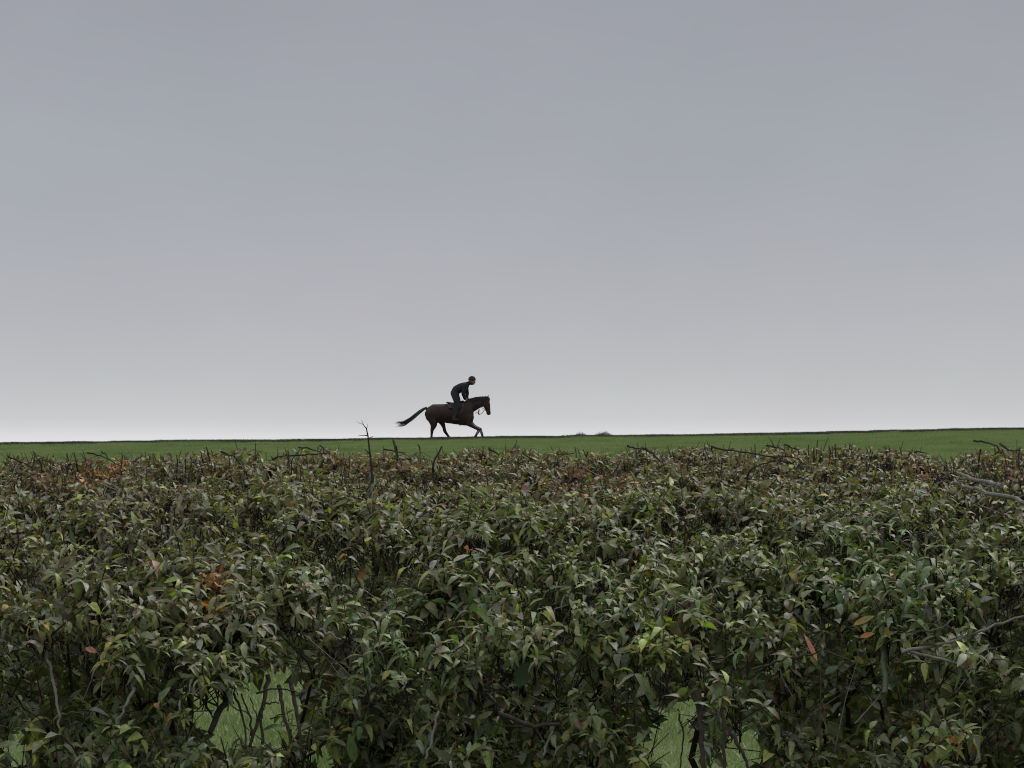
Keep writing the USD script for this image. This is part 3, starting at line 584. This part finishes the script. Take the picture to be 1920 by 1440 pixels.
coat_m = mat('bay_coat', {'tc': ('texture_coordinate', {}), 'n': ('noise_texture', {'scale': 5.0, 'detail': 5.0}), 'r': ('rgb_ramp', {'ramp': [(.3, (.018, .009, .0072)), (.7, (.036, .0165, .013))]}),
    'x': ('separate_xyz', {}), 'h': ('map_range', {'from_min': .45, 'from_max': .78, 'to_min': .0, 'to_max': 1.0, 'clamp': True}), 'm': ('mix', {'color1': (.012, .009, .008)}),
    'p': ('principled_bsdf', {'roughness': .55, 'specular_ior_level': .25})},
    [('tc.object', 'n.vector'), ('tc.object', 'x.vector'), ('x.z', 'h.value'), ('h.result', 'm.fac'), ('n.fac', 'r.fac'), ('r.color', 'm.color2'), ('m.color', 'p.base_color')])
black_hair_m = plain('black_hair', (.012, .01, .009), .55, .3, 40.0)
hoof_m = plain('hoof_horn', (.03, .025, .022), .5, .3, 30.0)
tack_m = plain('dark_leather', (.018, .012, .01), .6, .3, 40.0)
boot_white_m = plain('pale_blue_boot', (.13, .145, .22), .7, .12, 30.0)
white_m = plain('white_cloth', (.5, .5, .5), .8, .1, 30.0)
obj('body', skin(union(parts + near_hind + far_hind + near_fore + far_fore + ears), .035, 10), coat_m, horse, smooth=70)
def hoof(zx, zy, y, tilt=0.0):
    h = Manifold.cylinder(.085, .068, .048, 20).rotate((0, math.degrees(tilt), 0)).translate(tuple(q(zx, zy, y) - (0, 0, .045)))
    return h
for zx, zy, y, tl_ in ((739, 1145, -YH, .12), (1044, 1145, YH, .12), (1322, 1078, -YF, 1.9), (1526, 1090, YF, -.45)):
    obj('hoof', hoof(zx, zy, y, tl_), hoof_m, horse)
# mane: locks along the crest of the neck, and a forelock
rm = np.random.default_rng(5)
locks = []
for i in range(46):
    t = i / 45; zx = 1265 + t * 290; zy = np.interp(zx, [1265, 1330, 1440, 1555], [492, 466, 444, 436])
    a = q(zx, zy + 4, -.02); b = a + np.array([-.05 - .06 * rm.random(), -.05, .03 * rm.random() - .01]); c = b + np.array([-.05 * rm.random(), -.05, -.1 - .05 * rm.random()])
    locks.append(tube(np.stack([a, b, c]), [.018, .014, .003], 5))
locks.append(tube(np.stack([q(1552, 440), q(1580, 458), q(1588, 510)]), [.02, .02, .005], 5))
obj('mane', join(locks), black_hair_m, horse)
# tail: a dock and a fan of hanks streaming back
tl_pts = [(645, 605), (600, 622), (545, 660), (470, 715), (390, 775), (310, 822), (235, 832), (190, 815)]
hanks = [tube(np.array([q(a, b) for a, b in tl_pts]), [.045, .05, .066, .062, .05, .038, .024, .005], 9)]
for i in range(60):
    off = rm.normal(0, 1, 3) * (.02, .03, .022); n = int(rm.integers(5, 9)); drop = abs(rm.normal(0, .03)) if i % 4 else abs(rm.normal(0, .07))
    pts = np.array([q(a, b) + off * (k / 3) + (0, 0, -drop * (k / 4) ** 1.4) for k, (a, b) in enumerate(tl_pts[:n])])
    hanks.append(tube(pts, np.linspace(.02, .005, n), 5))
obj('tail', join(hanks), black_hair_m, horse)
for s in (-1, 1):
    obj('eye', ball(q(1566, 530, s * .082), .018, .012, .016), black_hair_m, horse)
def strap(pts, w): return tube(np.array(pts), [w] * len(pts), 6)
br = obj('bridle', join([strap([q(1560, 462, s * .085) for s in (-1, 0, 1)], .012)] + [strap([q(1545, 470, s * .085), q(1552, 560, s * .092), q(1556, 668, s * .062)], .011) for s in (-1, 1)] + [strap([q(1594, 625, 0), q(1570, 632, s * .068), q(1530, 640, 0)], .012) for s in (-1, 1)]), tack_m, horse)
for s in (-1, 1):
    obj('rein', strap([q(1556, 672, s * .07), q(1480, 610, s * .11), q(1380, 545, s * .14), q(1240, 478, s * .07)], .010), tack_m, br)
obj('neck_strap', join([strap([q(1510, 632, 0), q(1470, 690, -.02), q(1425, 712, -.03), q(1392, 668, -.03), q(1370, 690, 0)], .011), strap([q(1425, 712, -.03), q(1418, 660, -.03), q(1432, 632, -.02)], .02)]), tack_m, horse)
for (a, b, y) in (((1420, 955), (1398, 990), -YF), ((1452, 955), (1468, 992), YF)):
    obj('leg_boot', union(chain([ball(q(*a, y), .052, .047), ball(q((a[0] + b[0]) / 2, (a[1] + b[1]) / 2, y), .05, .045), ball(q(*b, y), .052, .046)])), boot_white_m, horse)

# saddle
sad = thing('saddle', 'small dark exercise saddle on the back of the cantering horse', 'saddle', (HX, HY, HZ))
def sheet(outline, y, t=.012):
    import shapely.geometry as sg
    m = trimesh.creation.extrude_polygon(sg.Polygon([(a[0], a[2]) for a in outline]).buffer(.02), t)
    v = m.vertices.copy(); m.vertices = np.stack([v[:, 0], y + v[:, 2] - t / 2, v[:, 1]], 1); m.fix_normals(); return m
obj('seat', skin(union(chain([ball(q(950, 528), .05, .13, .03), ball(q(1020, 540), .07, .11, .035), ball(q(1110, 535), .07, .1, .035), ball(q(1180, 508), .05, .06, .03)])), .04, 6), tack_m, sad)
for s in (-1, 1):
    obj('flap', sheet([q(1020, 560), q(1150, 545), q(1200, 640), q(1150, 700), q(1060, 690)], s * .292), tack_m, sad)
    obj('stirrup_leather', strap([q(1105, 560, s * .31), q(1080, 660, s * .32), q(1062, 770, s * .33)], .01), tack_m, sad)
    obj('stirrup', join([strap([q(1062, 768, s * .33), q(1048, 790, s * .33 + .045), q(1050, 806, s * .33 + .04), q(1050, 806, s * .33 - .04), q(1048, 790, s * .33 - .045), q(1062, 768, s * .33)], .008)]), hoof_m, sad)
    obj('girth', strap([q(1110, 690, s * .29), q(1130, 780, s * .27), q(1140, 860, s * .12), q(1140, 872, 0)], .018), tack_m, sad)
obj('saddle_cloth', skin(union([ball(q(1060, 555), .32, .2, .045), ] + [Manifold.batch_hull([ball(q(955, 560, s * .2), .03, .012, .02), ball(q(1190, 550, s * .2), .03, .012, .02), ball(q(1180, 610, s * .285), .03, .012, .02), ball(q(985, 610, s * .285), .03, .012, .02)]) for s in (-1, 1)]), .05, 4), tack_m, sad)

# rider: crouched over the horse's neck, standing in short stirrups
rider = thing('person', 'rider in dark clothes and a dark helmet, crouching forward over the galloping horse', 'person', (HX, HY, HZ))
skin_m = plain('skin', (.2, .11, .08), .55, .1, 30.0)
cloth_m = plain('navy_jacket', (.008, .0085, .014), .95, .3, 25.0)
breech_m = plain('dark_breeches', (.009, .0095, .012), .95, .3, 25.0)
helmet_m = plain('black_helmet', (.008, .008, .009), .8, .2, 20.0)
def limbs(g=0.0):
    out = {}
    out['torso'] = chain([ball(q(1058, 388), .135 + g, .17 + g, .15 + g), ball(q(1092, 335), .155 + g, .16 + g, .145 + g), ball(q(1155, 305), .165 + g, .17 + g, .155 + g), ball(q(1212, 282), .14 + g, .18 + g, .135 + g), ball(q(1240, 256), .08 + g, .12 + g, .075 + g)])
    arms, legs_, feet = [], [], []
    for s, el, ha in ((-1, (1188, 392), (1212, 470)), (1, (1246, 385), (1242, 468))):
        arms += chain([ball(q(1222, 275, s * .17), .082 + g), ball(q(*el, s * .2), .056 + g), ball(q(*ha, s * .09), .036 + g)])
        legs_ += chain([ball(q(1060, 395, s * .1), .13 + g), ball(q(1088, 475, s * .2), .122 + g), ball(q(1122, 585, s * .31), .08 + g), ball(q(1082, 660, s * .335), .058 + g), ball(q(1050, 755, s * .335), .042 + g)])
        feet += chain([ball(q(1045, 765, s * .335), .045 + g), ball(q(1048, 782, s * .335), .042 + g, .04 + g, .035 + g), ball(q(1098, 784, s * .335), .034 + g, .04 + g, .025 + g)])
    out['arms'], out['legs'], out['feet'] = arms, legs_, feet
    return out
def face():
    hd = [ball(q(1318, 196), .095, .078, .105), ball(q(1335, 236), .065, .06, .06)]
    nose = Manifold.batch_hull([ball(q(1356, 200), .012), ball(q(1369, 226), .016, .017, .012), ball(q(1352, 230), .014)])
    eyes = [ball(q(1353, 206, s * .033), .014, .016, .01) for s in (-1, 1)]
    lips = [ball(q(1358, 246), .014, .026, .009), ball(q(1356, 253), .013, .022, .009)]
    ear = [ball(q(1310, 212, s * .08), .02, .012, .032) for s in (-1, 1)]
    nk = chain([ball(q(1240, 250), .07, .08, .06), ball(q(1272, 228), .058), ball(q(1300, 215), .06)])
    return [Manifold.batch_hull(hd), nose] + eyes + lips + ear + nk
def hand(c, s):
    """A fist closed on the rein: palm, four curled fingers and a thumb."""
    c = np.asarray(c); out = [Manifold.batch_hull([ball(c + (0, 0, .02), .026, .016, .026, 10), ball(c + (.045, 0, -.022), .03, .016, .034, 10)])]
    for k in range(4):
        b = c + np.array([.066 - .002 * k, 0, .006 - .02 * k]); w = (.0092, .0095, .009, .0078)[k]; ln = (.95, 1.05, 1.0, .8)[k]
        pts = [b, b + np.array([.03 * ln, -s * .012, -.004]), b + np.array([.024 * ln, -s * .036, -.008]), b + np.array([-.002, -s * .036, -.008])]
        out += chain([ball(x, w, n=8) for x in pts])
    out += chain([ball(x, .0105, n=8) for x in (c + (.022, -s * .008, .03), c + (.055, -s * .018, .032), c + (.078, -s * .034, .02))])
    return out
full = limbs()
body_m = full['torso'] + full['arms'] + full['legs'] + full['feet'] + face() + hand(q(1212, 472, -.09), -1) + hand(q(1242, 470, .09), 1)
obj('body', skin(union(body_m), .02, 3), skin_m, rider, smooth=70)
g1 = limbs(.014)
jacket = union(g1['torso'] + g1['arms'] + chain([ball(q(1240, 250), .085, .1, .075), ball(q(1268, 232), .07, .075, .06)]))
obj('jacket', skin(jacket, .03, 5), cloth_m, rider, smooth=70)
obj('breeches', skin(union(g1['legs']), .03, 5), breech_m, rider, smooth=70)
for s in (-1, 1):
    obj('boot', skin(union(chain([ball(q(1092, 655, s * .335), .074), ball(q(1050, 755, s * .335), .058), ball(q(1046, 778, s * .335), .056, .052, .05), ball(q(1100, 783, s * .335), .047, .054, .04)])), .03, 4), tack_m, rider, smooth=70)
hm = union([ball(q(1320, 182), .142, .112, .135) ^ Manifold.cube((.5, .5, .3)).translate((0.6, -.25, float(q(0, 196)[2])))])
obj('helmet', skin(union([hm, Manifold.batch_hull([ball(q(1350, 190), .03, .07, .008), ball(q(1372, 194), .03, .045, .008)]), ball(q(1318, 134), .022, .022, .02)]), .03, 3), helmet_m, rider, smooth=70)
obj('added_shade_wrap', skin(union(chain([ball(q(1258, 245), .09, .1, .075), ball(q(1288, 232), .085, .085, .07), ball(q(1318, 244), .078, .072, .05)])), .03, 4), cloth_m, rider, smooth=70)  # added wrap over neck and chin, standing in for shade on the face
